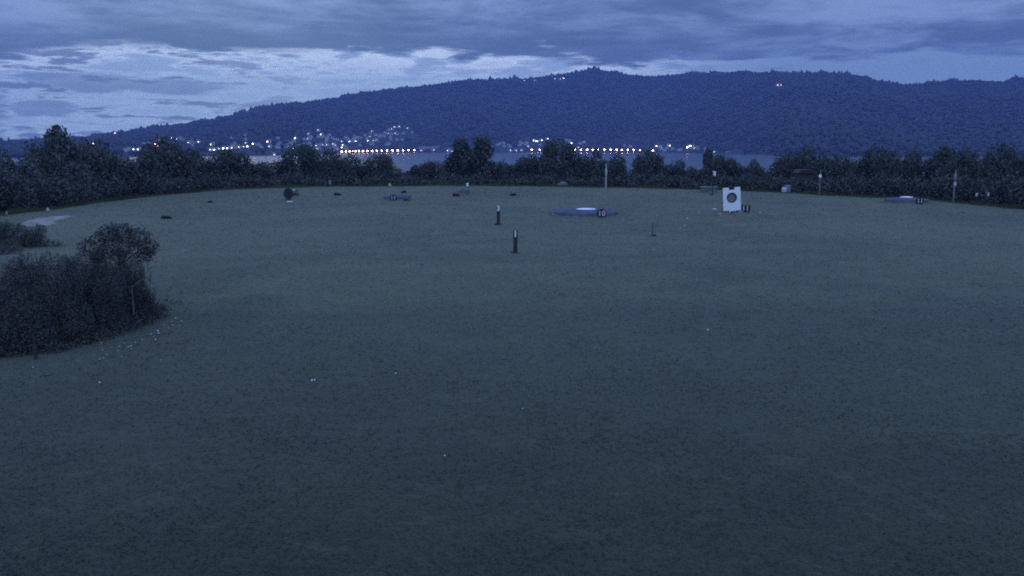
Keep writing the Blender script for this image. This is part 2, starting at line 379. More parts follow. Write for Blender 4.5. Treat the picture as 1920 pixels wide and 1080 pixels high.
# lights of the villages, read off the photograph (column, row, kind)
WARM_A = [641, 649, 656, 662, 667, 673, 681, 689, 698, 707, 716, 726, 736, 746, 756, 766, 777]
WARM_B = [997, 1012, 1027]
WARM_C = [1078, 1089, 1101, 1111, 1122, 1133, 1145, 1156, 1166, 1177, 1188, 1200, 1224]
HOUSES = {
 'left': ('small lit house on the low wooded shore at far left, above the tall trees', [(177, 268, 'O'), (216, 246, 'O')]),
 'leftvillage': ('small lit house in the village lights left of the round dark tree', [(234, 282, 'w'), (241, 280, 'W'), (253, 279, 'W'), (261, 279, 'W'), (274, 276, 'W'), (269, 270, 'w'), (277, 269, 'w'), (282, 269, 'w'), (286, 270, 'o'), (291, 269, 'o'), (298, 273, 'O'), (300, 269, 'o'), (301, 261, 'w'), (304, 260, 'w')]),
 'leftslope': ('small lit house in the thin string of lights right of the round dark tree', [(322, 257, 'w'), (333, 260, 'w'), (339, 259, 'w'), (345, 263, 'w'), (354, 266, 'w'), (372, 265, 'o'), (397, 270, 'o'), (395, 280, 'w'), (402, 280, 'W'), (410, 278, 'w'), (420, 278, 'W'), (428, 277, 'W'), (437, 277, 'o'), (448, 275, 'w'), (456, 274, 'w'), (464, 274, 'W'), (461, 267, 'w'), (474, 269, 'W')]),
 'mid': ('small lit house scattered on the slope left of the orange shore lamps', [(502, 265, 'O'), (508, 265, 'O'), (505, 274, 'w'), (514, 289, 'w'), (554, 258, 'W'), (552, 277, 'w'), (579, 250, 'w'), (582, 256, 'w'), (578, 259, 'w'), (597, 243, 'w'), (603, 251, 'W'), (585, 280, 'W'), (594, 278, 'w'), (598, 278, 'w'), (594, 272, 'w'), (604, 270, 'w'), (614, 270, 'w'), (625, 269, 'w'), (629, 271, 'w'), (618, 279, 'w'), (632, 261, 'W'), (640, 264, 'w'), (643, 271, 'W'), (641, 275, 'W'), (615, 285, 'w'), (624, 281, 'w')]),
 'above': ('small lit house on the slope above the left row of shore lamps', [(656, 264, 'W'), (659, 264, 'W'), (668, 263, 'W'), (698, 245, 'w'), (694, 254, 'w'), (691, 263, 'W'), (701, 262, 'w'), (706, 262, 'w'), (728, 249, 'w')]),
 'upper': ('small lit house in the highest village cluster up the hillside', [(735, 240, 'w'), (740, 237, 'o'), (748, 236, 'w'), (764, 239, 'w'), (742, 248, 'w')]),
 'point': ('small lit building low on the shore between the two lamp rows', [(790, 281, 'w'), (813, 280, 'w'), (841, 281, 'w'), (848, 283, 'w'), (953, 271, 'w'), (957, 281, 'w'), (967, 281, 'w'), (978, 281, 'w')]),
 'centre': ('small bright house just above the three shore lamps in the middle', [(1001, 263, 'W'), (1005, 264, 'W'), (1008, 263, 'W'), (1015, 262, 'W'), (1026, 259, 'W'), (990, 273, 'w')]),
 'centreright': ('small lit house above the long right row of shore lamps', [(1072, 267, 'W'), (1084, 275, 'w'), (1067, 273, 'w')]),
 'right': ('small lit house low on the shore right of the lamp rows', [(1231, 273, 'W'), (1238, 276, 'W'), (1254, 272, 'W'), (1300, 276, 'w'), (1339, 283, 'w')]),
 'rightbright': ('brightest white lit building right of the shore lamp rows', [(1289, 275, 'B')]),
 'rightbrighter': ('bright white lit house touching the brightest shore building', [(1293, 273, 'B')]),
 'rightend': ('lone lit house at the water edge, rightmost of the shore lights', [(1324, 286, 'W')]),
 'ridge': ('tiny lit house high on the ridge just left of the summit', [(983, 149, 'w'), (1003, 149, 'w'), (1040, 146, 'w'), (1050, 146, 'w'), (1057, 145, 'W')]),
 'ridgeright': ('faint lit house high on the dark ridge right of the summit', [(1458, 158, 'o'), (1463, 158, 'o')]),
}
def make_house(w, d, h, pitched=True):
    r = empty('house', (0, 0, 0))
    B().box(-w / 2, w / 2, -d / 2, d / 2, -2, h).build('wall', 'housewall', r)
    rb = B(); rb.prism([(-w / 2 - .5, h + .01), (w / 2 + .5, h + .01), (0, h + w * .28)], -d / 2 - .5, d / 2 + .5); rb.build('roof', 'houseroof', r)
    return r
lights_px = []
kinds = {}
def house_proto(kind):
    if kind in kinds: return kinds[kind]
    r = make_house(10, 8, 4.6)
    if kind != 'n':
        ww, hh, mt = {'w': (1.3, 1.3, 'em_white'), 'W': (2.0, 1.7, 'em_bright'), 'B': (4.2, 3.0, 'em_bright'), 'o': (1.8, 1.5, 'em_orange'), 'O': (3.2, 2.0, 'em_orange')}[kind]
        B().box(-ww / 2, ww / 2, -4.10, -4.003, 1.4, 1.4 + hh).build('window', mt, r)
    kinds[kind] = r
    r['used'] = 0
    return r
def place_house(kind, p, label, group):
    pr = house_proto(kind)
    if pr['used'] == 0: pr['used'] = 1; o = pr
    else: o = copy_tree(pr)
    o.location = p; o.rotation_euler = (0, 0, random.uniform(-.5, .5)); k = random.uniform(.85, 1.1); o.scale = (k, k, k)
    tag(o, label, 'house', group)
for key, (lab, pts) in HOUSES.items():
    for (a, b, k) in pts:
        p = hill_hit(a, b + 3); p.z += 0.2
        lights_px.append((a, p.y)); place_house(k, p, lab, None if len(pts) == 1 else lab.replace('small ', '').replace('tiny ', '') + 's')
UN = [(300, 266), (360, 268), (440, 268), (522, 272), (536, 274), (542, 268), (560, 272), (570, 270), (612, 262), (648, 257), (664, 258), (676, 256), (688, 258), (712, 253), (722, 247), (729, 243), (735, 250), (745, 250), (756, 248),
      (933, 270), (938, 268), (1012, 270), (985, 270), (1045, 272), (1063, 262), (1068, 263), (1088, 268), (1095, 266), (1170, 272), (1182, 273), (1246, 281), (1262, 278), (1276, 280), (1310, 277)]
_r = random.Random(44)
UN += [(_r.gauss(600, 75), _r.uniform(252, 279)) for _ in range(40)] + [(_r.gauss(720, 35), _r.uniform(243, 262)) for _ in range(12)] + [(_r.uniform(930, 1110), _r.uniform(262, 274)) for _ in range(12)] + [(_r.uniform(1215, 1330), _r.uniform(272, 281)) for _ in range(10)] + [(_r.uniform(300, 500), _r.uniform(260, 276)) for _ in range(10)]
for a, b in UN:
    p = hill_hit(a, b + 3); lights_px.append((a, p.y)); place_house('n', p, 'unlit pale house, a faint smudge among the far village lights', 'unlit houses among the village lights')
for pr in kinds.values(): del pr['used']
for o in list(COL.objects):
    if 'used' in o: del o['used']

# shore street lamps
def make_lamp():
    r = empty('street_lamp', (0, 0, 0))
    B().tube([(0, 0, -2), (0, 0, 6.4), (0, -0.5, 7.0), (0, -1.6, 7.2)], [.14, .10, .08, .07]).build('pole', 'greypaint', r)
    B().ball((0, -1.9, 7.0), 1.9, 12, (1, 1, .75)).build('lamp_head', 'em_warm', r, True)
    return r
lamp0 = make_lamp(); used = False
ORD = ['first', 'second', 'third', 'fourth', 'fifth', 'sixth', 'seventh', 'eighth', 'ninth', 'tenth', 'eleventh', 'twelfth', 'thirteenth', 'fourteenth', 'fifteenth', 'sixteenth', 'seventeenth']
for row, nm in ((WARM_A, 'left row of shore lamps'), (WARM_B, 'short middle row of shore lamps'), (WARM_C, 'right row of shore lamps')):
    for i, a in enumerate(row):
        o = copy_tree(lamp0) if used else lamp0; used = True
        py = 284 - (a - 641) / 136 * 2.6 if a < 800 else 280.6 + max(0, a - 1150) * 0.02
        s = float(np.interp(a, SHX, SHY)) + 6
        zt = z_at(py, s); lights_px.append((a, s))
        o.location = (x_at(a, s, zt), s, zt - 7.0)
        k = random.uniform(.75, 1.15); o.scale = (k, k, 1) ; 
        tag(o, 'orange street lamp, %s from the left in the %s' % (ORD[i], nm), 'street lamp', 'orange street lamps along the far shore')
# embankment walls and long roofs by the water
def long_building(px0, px1, py, lab, h=3.2, mat='pale_roof'):
    pc = (px0 + px1) / 2; s = float(np.interp(pc, SHX, SHY)) + 40; zt = z_at(py, s); w = (px1 - px0) / ppm(s)
    r = empty('long_shed', (x_at(pc, s, zt), s, zt - h)); lights_px.extend((x_, s) for x_ in np.arange(px0, px1, 5))
    B().box(-w / 2, w / 2, -5, 5, -4, h - 1.2).build('wall', 'houseroof', r)
    B().prism([(-w / 2 - 1, h - 1.19), (w / 2 + 1, h - 1.19), (w / 2 + .2, h), (-w / 2 - .2, h)], -6.0, 6.0).build('roof', mat, r)
    tag(r, lab, 'shed')
long_building(785, 825, 275.0, 'long low pale roofed shed on the far shore, right of the left lamp row')
long_building(1362, 1382, 284.5, 'low pale roofed boathouse on the far shore at the right end of the water')

# forest on the hillside
N = 60000
cpx = rng.uniform(-880, 2880, N); tt = rng.uniform(0.0, 1.03, N) ** 0.85
tt[:6000] = rng.uniform(0.97, 1.03, 6000)
sY = np.interp(cpx, SHX, SHY); fy = sY + 12 + 1500 * tt
keep = np.ones(N, bool)
vill = (cpx > 220) & (cpx < 1400) & (tt < 0.14) & (rng.random(N) < 0.5); keep &= ~vill
for a, b in lights_px: keep &= ~((np.abs(cpx - a) < 5.0) & (fy < b + 9) & (fy > b - 130))
cpx = cpx[keep]; fy = fy[keep]; n = len(cpx)
fz = np.array([hill_z(a, b) for a, b in zip(cpx, fy)]); fx = (cpx - 960) / F * fy * CP
ht_ = 1.0 + .45 * np.sin(cpx * .021 + 1) * np.sin(cpx * .0093) + .35 * np.sin(cpx * .11 + fy * .01) * np.sin(cpx * .047)
octa = np.array([(1, 0, .45), (.5, .87, .4), (-.5, .87, .5), (-1, 0, .42), (-.5, -.87, .5), (.5, -.87, .4), (0, 0, 1.0), (0, 0, -.1)])
wd = rng.uniform(3.5, 7.5, n); ht = wd * rng.uniform(1.1, 1.9, n) + (rng.random(n) < 0.03) * 7; ht = ht * ht_; wd = wd * (0.7 + .3 * ht_)
V = octa[None] * np.stack([wd, wd, ht], -1)[:, None] * rng.uniform(.78, 1.22, (n, 8, 3)) + np.stack([fx, fy, fz], -1)[:, None]
fb = np.array([(i, (i + 1) % 6, 6) for i in range(6)] + [((i + 1) % 6, i, 7) for i in range(6)])
forest = obj('hillside_forest', npmesh('hillside_forest', V.reshape(-1, 3), (fb[None] + np.arange(n)[:, None, None] * 8).reshape(-1, 3)), M['forest'])
forest['kind'] = 'stuff'; tag(forest, 'dark woodland covering the long hill across the lake', 'forest')

# ------------------------------------------------------------------ foliage meshes
def leaf_cloud(lobes, count, size, seed, zmin=0.02, fit=False):
    """small leaf sized quads spread through ellipsoid lobes (cx,cy,cz,rx,ry,rz)"""
    r = np.random.default_rng(seed); L = np.array(lobes, float)
    w = (L[:, 3] * L[:, 4] * L[:, 5]) ** 0.67; k = r.choice(len(L), count, p=w / w.sum())
    d = r.normal(size=(count, 3)); d /= np.linalg.norm(d, axis=1)[:, None]
    rr = np.where(r.random(count) < .8, r.uniform(0.25, 1.0, count) ** 0.5, r.uniform(.9, 1.10, count)) * (1 + 0.16 * np.sin(d[:, 0] * 7 + k) * np.sin(d[:, 2] * 6 + 2 * k)) * np.where(r.random(count) < .04, 1.12, 1)
    c = L[k, :3] + d * rr[:, None] * L[k, 3:]
    a = r.normal(size=(count, 3)); a /= np.linalg.norm(a, axis=1)[:, None]
    b = np.cross(a, r.normal(size=(count, 3))); b /= np.linalg.norm(b, axis=1)[:, None]
    s = size * r.uniform(.55, 1.3, count)[:, None]
    v = np.stack([c - a * s, c - b * s * .55, c + a * s, c + b * s * .55], 1)
    v = v[c[:, 2] > zmin]
    if fit:                                          # unit height, half width one half
        v[..., 2] *= 0.94 / np.quantile(v[..., 2], .985)
        v[..., 0] *= .5 / np.quantile(np.abs(v[..., 0]), .97); v[..., 1] *= .5 / np.quantile(np.abs(v[..., 1]), .97)
    return npmesh('foliage', v.reshape(-1, 3), np.arange(len(v) * 4).reshape(-1, 4))
def crown_lobes(seed, kind):
    r = random.Random(seed); out = []
    if kind == 'round':
        out.append((0, 0, .56, .34, .34, .36))
        for i in range(9):
            a = r.uniform(0, 6.28); z = r.uniform(.22, .84); q = .36 * math.sqrt(max(.1, 1 - ((z - .55) / .45) ** 2))
            s = r.uniform(.13, .21); out.append((math.cos(a) * q, math.sin(a) * q, z, s, s, s * .85))
    elif kind == 'tall':
        for i in range(12):
            z = .15 + .78 * i / 11; q = .22 * (1 - ((z - .45) / .75) ** 2); a = r.uniform(0, 6.28); s = r.uniform(.12, .19) * (1.15 - .6 * max(0, z - .5))
            out.append((math.cos(a) * q * .7, math.sin(a) * q * .7, z, s, s, s * .9))
    else:
        for i in range(11):
            a = r.uniform(0, 6.28); z = r.uniform(.2, .8); q = r.uniform(.12, .42); s = r.uniform(.13, .24); out.append((math.cos(a) * q, math.sin(a) * q, z, s, s, min(s, .97 - z)))
    out.append((0, 0, .22, .30, .30, .22)); return out
CROWNS = {}
for i, k in enumerate(['round', 'round', 'tall', 'tall', 'wide', 'wide', 'wide']):
    CROWNS.setdefault(k, []).append(leaf_cloud(crown_lobes(20 + i, k), 8500, .026, 90 + i, .02, True))
tb = B(); tb.tube([(0, 0, -.1), (.005, 0, .2), (-.01, .01, .5), (.01, 0, .8)], [.028, .022, .014, .004])
for a in (0.4, 2.2, 3.9, 5.2):
    z = random.uniform(.22, .42); tb.tube([(0, 0, z), (math.cos(a) * .14, math.sin(a) * .14, z + .14), (math.cos(a) * .26, math.sin(a) * .26, z + .30)], [.012, .008, .003], 6)
TRUNK = mesh('trunk', tb.v, tb.f, True)
for m_ in [TRUNK]: m_.materials.append(M['bark'])
mats_done = {}
def crown_mesh(kind, idx, mat):
    src = CROWNS[kind][idx % len(CROWNS[kind])]; key = (src.name, mat)
    if key not in mats_done:
        m_ = src.copy() if any(k[0] == src.name for k in mats_done) else src
        m_.materials.clear(); m_.materials.append(M[mat]); mats_done[key] = m_
    return mats_done[key]
def tree(px, top, half, off, kind, label, mat='leaf', group='trees beyond the far edge of the field'):
    Yt = float(edge_Y(px)) + off; x = x_at(px, Yt, -2); g = gz(x, Yt) - 0.15
    h = z_at(top, Yt) - g; w = half / ppm(Yt) / .5
    w *= 1.04
    r = empty('tree', (x, Yt, g), random.uniform(0, 6.28))
    c = obj('crown', crown_mesh(kind, random.randrange(9), mat), None, r); c.scale = (w, w, h)
    tk = obj('trunk', TRUNK, None, r); tk.scale = (h * .9, h * .9, h * .85)
    tag(r, label, 'tree', group)
TREES = [
 (-60, 285, 70, 6, 'wide', 'bushy tree cut by the left frame edge', 'leaf_hazed'),
 (22, 288, 55, 9, 'wide', 'low bushy tree at the far left, left of the tall pointed tree', 'leaf_hazed'),
 (78, 274, 44, 14, 'round', 'rounded tree beside the tall pointed tree, on its left', 'leaf_hazed'),
 (132, 240, 36, 10, 'tall', 'tallest tree, with a pointed top against the sky at far left', 'leaf_hazed'),
 (186, 262, 46, 12, 'wide', 'broad tree right beside the tall pointed tree, on its right', 'leaf_hazed'),
 (238, 288, 44, 6, 'wide', 'low tree under the leftmost village lights', 'leaf'),
 (312, 261, 46, 9, 'round', 'large dark round crowned tree splitting the left village lights', 'leaf'),
 (372, 284, 36, 12, 'wide', 'lower tree just right of the large round crowned tree', 'leaf'),
 (424, 281, 38, 9, 'round', 'rounded tree just left of the first water gap', 'leaf'),
 (487, 304, 30, 8, 'wide', 'low tree in the middle of the leftmost water gap', 'leaf'),
 (560, 271, 36, 8, 'round', 'dark tree with a high crown behind the dark round board', 'leaf'),
 (607, 283, 32, 14, 'wide', 'tree just left of the orange lamp row', 'leaf'),
 (652, 292, 30, 9, 'wide', 'tree below the left end of the orange lamp row', 'leaf'),
 (706, 289, 30, 8, 'round', 'rounded tree standing under the left orange lamps, beside the open water', 'leaf'),
 (742, 316, 26, 6, 'wide', 'low tree sloping down to the widest water gap', 'leaf'),
 (776, 311, 18, 12, 'tall', 'thin low treetop poking up in the widest water gap', 'leaf'),
 (816, 302, 26, 9, 'round', 'small rounded tree at the right side of the widest water gap', 'leaf'),
 (866, 262, 26, 12, 'tall', 'left one of the pair of tall trees right of the widest water gap', 'leaf'),
 (904, 258, 30, 9, 'tall', 'right one of the pair of tall trees, above number post three', 'leaf'),
 (952, 299, 28, 10, 'wide', 'low spreading tree right of the pair of tall trees', 'leaf'),
 (1003, 291, 26, 12, 'wide', 'tree below the three middle shore lamps', 'leaf'),
 (1045, 262, 29, 9, 'round', 'tall dark tree between the middle and right lamp rows', 'leaf'),
 (1092, 284, 26, 13, 'wide', 'tree below the left end of the right lamp row', 'leaf'),
 (1150, 293, 32, 7, 'wide', 'low tree behind the tall pale pole', 'leaf'),
 (1212, 284, 32, 9, 'round', 'rounded tree below the right end of the right lamp row', 'leaf'),
 (1262, 303, 26, 10, 'wide', 'tree left of the last wide stretch of water', 'leaf'),
 (1300, 315, 22, 8, 'wide', 'low tree below the last wide stretch of water', 'leaf'),
 (1322, 279, 15, 14, 'tall', 'narrow upright tree in front of the last stretch of water', 'leaf'),
 (1345, 291, 26, 6, 'round', 'dark rounded tree behind the small white flag on a dark pole', 'leaf'),
 (1390, 303, 24, 9, 'wide', 'tree directly behind the white board target', 'leaf'),
 (1424, 312, 20, 7, 'wide', 'low tree just right of the white board, under the end of the water', 'leaf'),
 (1470, 286, 32, 12, 'round', 'rounded tree closing the right end of the water', 'leaf'),
 (1528, 281, 36, 15, 'wide', 'tree behind the pole with the white lantern shaped marker', 'leaf'),
 (1585, 288, 34, 9, 'wide', 'broad tree right of the white lantern shaped marker', 'leaf'),
 (1640, 278, 34, 13, 'round', 'rounded tree left of the far right round target', 'leaf'),
 (1698, 287, 34, 9, 'wide', 'tree directly behind the far right round target', 'leaf'),
 (1752, 278, 34, 12, 'tall', 'upright tree just left of the pole with the round disc', 'leaf'),
 (1812, 284, 38, 8, 'wide', 'broad tree right of the pole with the round disc', 'leaf'),
 (1868, 274, 38, 12, 'round', 'big rounded tree above the two small white markers at far right', 'leaf'),
 (1925, 278, 42, 8, 'wide', 'dark tree cut by the right frame edge', 'leaf'),
 (1990, 274, 55, 10, 'wide', 'tree just outside the right frame edge', 'leaf'),
]
for a in TREES: tree(*a)
# unbroken thicket under and behind the trees
lob = []
TPX = [-300, 0, 60, 130, 200, 260, 310, 420, 460, 540, 600, 700, 740, 790, 840, 900, 960, 1045, 1100, 1200, 1270, 1310, 1400, 1440, 1480, 1900]
TPY = [300, 300, 284, 268, 274, 296, 290, 290, 310, 292, 292, 298, 320, 322, 302, 292, 304, 296, 300, 302, 316, 322, 312, 310, 290, 282]
rr = random.Random(5)
for px in np.arange(-260, 2160, 9.0):
    for k in range(3):
        off = rr.uniform(0.6, 4) if k == 0 else rr.uniform(9, 24)
        Yt = float(edge_Y(px)) + off; x = x_at(px, Yt, -1) + rr.uniform(-.5, .5); g = gz(x, Yt)
        top = 329 if k == 0 else float(np.interp(px, TPX, TPY)) + 7
        top += rr.uniform(-8, 8)
        h = max(.9, z_at(top, Yt) - g); s = rr.uniform(.9, 1.6)
        lob.append((x, Yt, g + h * .45, s, s, h * .5))
th = obj('thicket', leaf_cloud(lob, 300000, .18, 3, zmin=-9), M['leaf']); th['kind'] = 'stuff'
tag(th, 'unbroken dark undergrowth below the trees along the far edge of the field', 'undergrowth')

# ------------------------------------------------------------------ grass
def blades(n, dmin, dmax, h0, w0, seed):
    r = np.random.default_rng(seed)
    d = np.exp(r.uniform(math.log(dmin), math.log(dmax), n)); a = r.uniform(-.66, .66, n); x = a * d; y = d
    g = ground_h(x, y); h = h0 * r.uniform(.4, 1.3, n) * (1 + d / 60); w = w0 * r.uniform(.6, 1.4, n) * (1 + d / 18)
    th = r.uniform(0, math.pi, n); ln = r.uniform(1.0, 2.4, n) * h; h = h * .7; la = r.uniform(0, 6.28, n)
    v = np.stack([np.stack([x - w * np.cos(th), y - w * np.sin(th), g - .005], -1), np.stack([x + w * np.cos(th), y + w * np.sin(th), g - .005], -1),
                  np.stack([x + ln * np.cos(la), y + ln * np.sin(la), g + h], -1)], 1)
    nz = np.cross(v[:, 1] - v[:, 0], v[:, 2] - v[:, 0])[:, 2]; v[nz < 0] = v[nz < 0][:, [1, 0, 2]]   # blades bend over, upper face up
    return npmesh('grass', v.reshape(-1, 3), np.arange(3 * n).reshape(-1, 3))
gr = obj('grass', blades(200000, 10.5, 150, .035, .005, 8), M['blade']); gr['kind'] = 'stuff'; tag(gr, 'short uneven grass covering the whole field', 'grass')
# fringe of longer grass on the crest
r = np.random.default_rng(4); n = 26000
px = r.uniform(-60, 1980, n); y = edge_Y(px) + r.uniform(-3, 1.0, n); x = (px - 960) / F * y * CP; g = ground_h(x, y)
h = r.uniform(.08, .32, n) * (0.6 + 0.8 * (np.sin(px * .05) * np.sin(px * .013 + 1) > .1)); w = .03; lx = r.normal(size=n) * .12
v = np.stack([np.stack([x - w, y, g - .02], -1), np.stack([x + w, y, g - .02], -1), np.stack([x + lx, y, g + h], -1)], 1)
fr = obj('long_grass', npmesh('long_grass', v.reshape(-1, 3), np.arange(3 * n).reshape(-1, 3)), M['blade']); fr['kind'] = 'stuff'; tag(fr, 'longer grass along the far edge of the field', 'grass')

def base(px, py):
    p = at(px, py); p.z = gz(p.x, p.y); return p
# ------------------------------------------------------------------ round targets
def disc_target(px0, px1, pyfront, num, num_px, label, white=True, rim=.34):
    p = base((px0 + px1) / 2, pyfront); R = (px1 - px0) / 2 / ppm(p.y); c = p + Vector((0, R, 0)); c.z = p.z
    r = empty('round_target', c)
    B().lathe([(R, -.15), (R, rim), (R * .985, rim * 1.04)], 56).build('rim', 'rimgrey', r, False)
    B().lathe([(R * .98, rim * .9), (R * .97, rim * 1.08), (R * .30, rim * 1.52), (R * .295, rim * 1.53)], 56).build('sloping_top', 'blue', r, False)
    B().lathe([(R * 1.03, -.10), (R * 1.03, .05), (R * 1.0, .06)], 56).build('base_ring', 'greypaint', r)
    if white: B().lathe([(R * .31, rim * 1.48), (R * .31, rim * 1.60), (R * .16, rim * 1.72), (R * .02, rim * 1.76)], 40).build('centre_disc', 'white', r, True)
    if num:
        nx_ = (num_px - (px0 + px1) / 2) / ppm(p.y); a = math.asin(max(-1, min(1, nx_ / R)))
        s = min(.40, R * .24)
        nr = B(); nr.prism([(math.cos(q) * s, s * .95 + math.sin(q) * s * .95) for q in np.linspace(0, 2 * math.pi, 28, endpoint=False)], -.03, .03)
        pl = nr.build('number_plate', 'black', r); pl.location = (nx_, -R * math.cos(a) * 1.03 - .12, -.03)
        digits(num, s * 1.45, 'offwhite', pl, (0, -.045, s * .92))
    tag(r, label, 'target'); return r
disc_target(1040, 1168, 408, '10', 1128, 'largest round blue target with a white centre and a black number 10 plate')
disc_target(715, 768, 376, '11', 738, 'round blue target with a number plate, left of centre near the far trees', False, .42)
disc_target(1676, 1757, 383, '11', 1723, 'round target with a thin white top at the far right edge of the field', True, .38)
disc_target(857, 881, 364, '11', 875, 'smallest round target with a number plate, below the tall tree pair', False, .40)

# ------------------------------------------------------------------ white board target
p = base(1373, 397); k = ppm(p.y); r = empty('board_target', p, 0.0)
w, h = 16.5 / k, 43.5 / k; z0 = 3.0 / k
def board_poly():
    R = 9.6 / k; cz = z0 + 24.5 / k; cx = -.1 / k
    outer = [(-w, z0), (w, z0), (w, z0 + h), (w * .33, z0 + h), (w * .33, z0 + h - 4.4 / k), (-w * .30, z0 + h - 4.4 / k), (-w * .30, z0 + h), (-w, z0 + h)]
    return outer, cx, cz, R
outer, cx, cz, R = board_poly()
# board with a real round hole: bridge outer outline to the circle
import bmesh
bm = bmesh.new()
ov = [bm.verts.new((x, -.03, z)) for x, z in outer]; cvs = [bm.verts.new((cx + R * math.cos(q), -.03, cz + R * math.sin(q))) for q in np.linspace(0, 2 * math.pi, 48, endpoint=False)]
eds = [bm.edges.new((l[i], l[(i + 1) % len(l)])) for l in (ov, cvs) for i in range(len(l))]
bmesh.ops.triangle_fill(bm, edges=eds, use_beauty=True)
ex = bmesh.ops.extrude_face_region(bm, geom=list(bm.faces))
for g_ in ex['geom']:
    if isinstance(g_, bmesh.types.BMVert): g_.co.y += .06
bmesh.ops.recalc_face_normals(bm, faces=bm.faces)
bmh = bpy.data.meshes.new('board'); bm.to_mesh(bmh); bm.free()
obj('board', bmh, M['white'], r)
rg = B()
n = 48; vv = []; ff = []
for j in range(n):
    q = 2 * math.pi * j / n
    for rad_, yy in ((R * 1.0, -.06), (R * 1.0, .10), (R * .84, .10), (R * .84, -.06)): vv.append((cx + rad_ * math.cos(q), yy, cz + rad_ * math.sin(q)))
for j in range(n):
    k2 = (j + 1) % n
    for i in range(4): ff.append((j * 4 + i, k2 * 4 + i, k2 * 4 + (i + 1) % 4, j * 4 + (i + 1) % 4))
rg.add(vv, ff); rg.build('hole_ring', 'blue', r)
nb = B(); nb.prism([(cx + R * .835 * math.cos(q), cz + R * .835 * math.sin(q)) for q in np.linspace(0, 2 * math.pi, 40, endpoint=False)], .07, .085); nb.build('net', 'net', r)
for sx in (-.36, -.06, .28): 
    B().box(w * sx, w * sx + .16, -.05, .02, -.03, z0 - .004).build('foot', 'white', r)
for sx in (-1, 1): B().tube([(sx * w * .8, .06, z0 + h * .8), (sx * w * .8, .9, -.05)], [.035, .035]).build('brace', 'greypaint', r)
B().box(-w * 1.02, -w * .42, -.10, .9, -.05, .09).box(w * .40, w * 1.05, -.10, .9, -.05, .09).build('base_beam', 'black', r)
r.rotation_euler = (0, rad(-4.0), 0)
tag(r, 'upright white board target with a notched top and a round netted hole', 'target')
p2 = base(1398, 397); r = empty('number_sign', p2)
B().box(-.42, .42, -.03, .03, .0, .62).build('plate', 'black', r)
digits('11', .62, 'offwhite', r, (-.03, -.045, .31))
B().box(-.55, .55, -.05, .10, -.03, .05).build('base_beam', 'greypaint', r)
tag(r, 'small dark number 11 sign on the grass right beside the white board', 'sign')
p2 = base(1388, 398); r = B().box(-.17, .17, -.15, .2, -.03, .16).build('plastic_box', 'lilac'); r.location = p2; tag(r, 'tiny lilac box at the bottom right corner of the white board', 'box')
p2 = base(1340, 392); r = B().ball((0, 0, .03), .17, 8, (1.6, 1, .5), .1).build('white_stone', 'stone', None, True); r.location = p2; tag(r, 'small pale stone in the grass left of the white board', 'stone')

# ------------------------------------------------------------------ numbered posts
def num_post(px, top, bot, num, w_, label, tilt=0):
    p = base(px, bot); k = ppm(p.y); h = (bot - top) / k; w = w_ / k / 2
    r = empty('number_post', p); r.rotation_euler = (0, rad(tilt), 0)
    pb = B(); pb.prism([(-w, -.15), (w * .9, -.15), (w, h * .97), (w * .5, h), (-w * .8, h * .985), (-w, h * .95)], -w * .7, w * .7); pb.build('post', 'darkwood', r)
    pl = B().box(-w * 1.05, w * 1.05, -w * .7 - .03, -w * .7 - .003, h * .68, h * .985).build('number_plate', 'black', r)
    digits(num, h * .36, 'white', pl, (0, -w * .7 - .045, h * .835))
    tag(r, label, 'post'); return r
num_post(966.5, 430, 473, '1', 8, 'dark wooden post with a white number 1, nearer of the two numbered posts', 0)
num_post(934.5, 384, 421, '3', 6.5, 'dark wooden post with a white number 3, farther of the two numbered posts', 0)
p = base(1223, 443); r = empty('stake', p); h = 24 / ppm(p.y)
B().tube([(0, 0, -.1), (.01, 0, h * .5), (0, 0, h)], [.032, .028, .024]).build('shaft', 'darkwood', r); B().tube([(0, 0, h + .001), (0, 0, h + .05)], [.036, .03]).build('cap', 'black', r)
tag(r, 'thin dark stake alone in the grass between large round target and white board', 'stake')
def stake(px, top, bot, w, mat, label):
    p = base(px, bot); k = ppm(p.y); h = (bot - top) / k; r = B().tube([(0, 0, -.1), (.01, 0, h * .5), (.0, 0, h)], [w / k / 2, w / k / 2, w / k / 2.6]).build('stake', mat); r.location = p; tag(r, label, 'stake')
stake(53, 478, 640, 4, 'darkwood', 'dark stake rising out of the top of the big bush at left')
stake(67, 628, 672, 7, 'darkwood', 'short dark stump in the grass before the big bush at left')

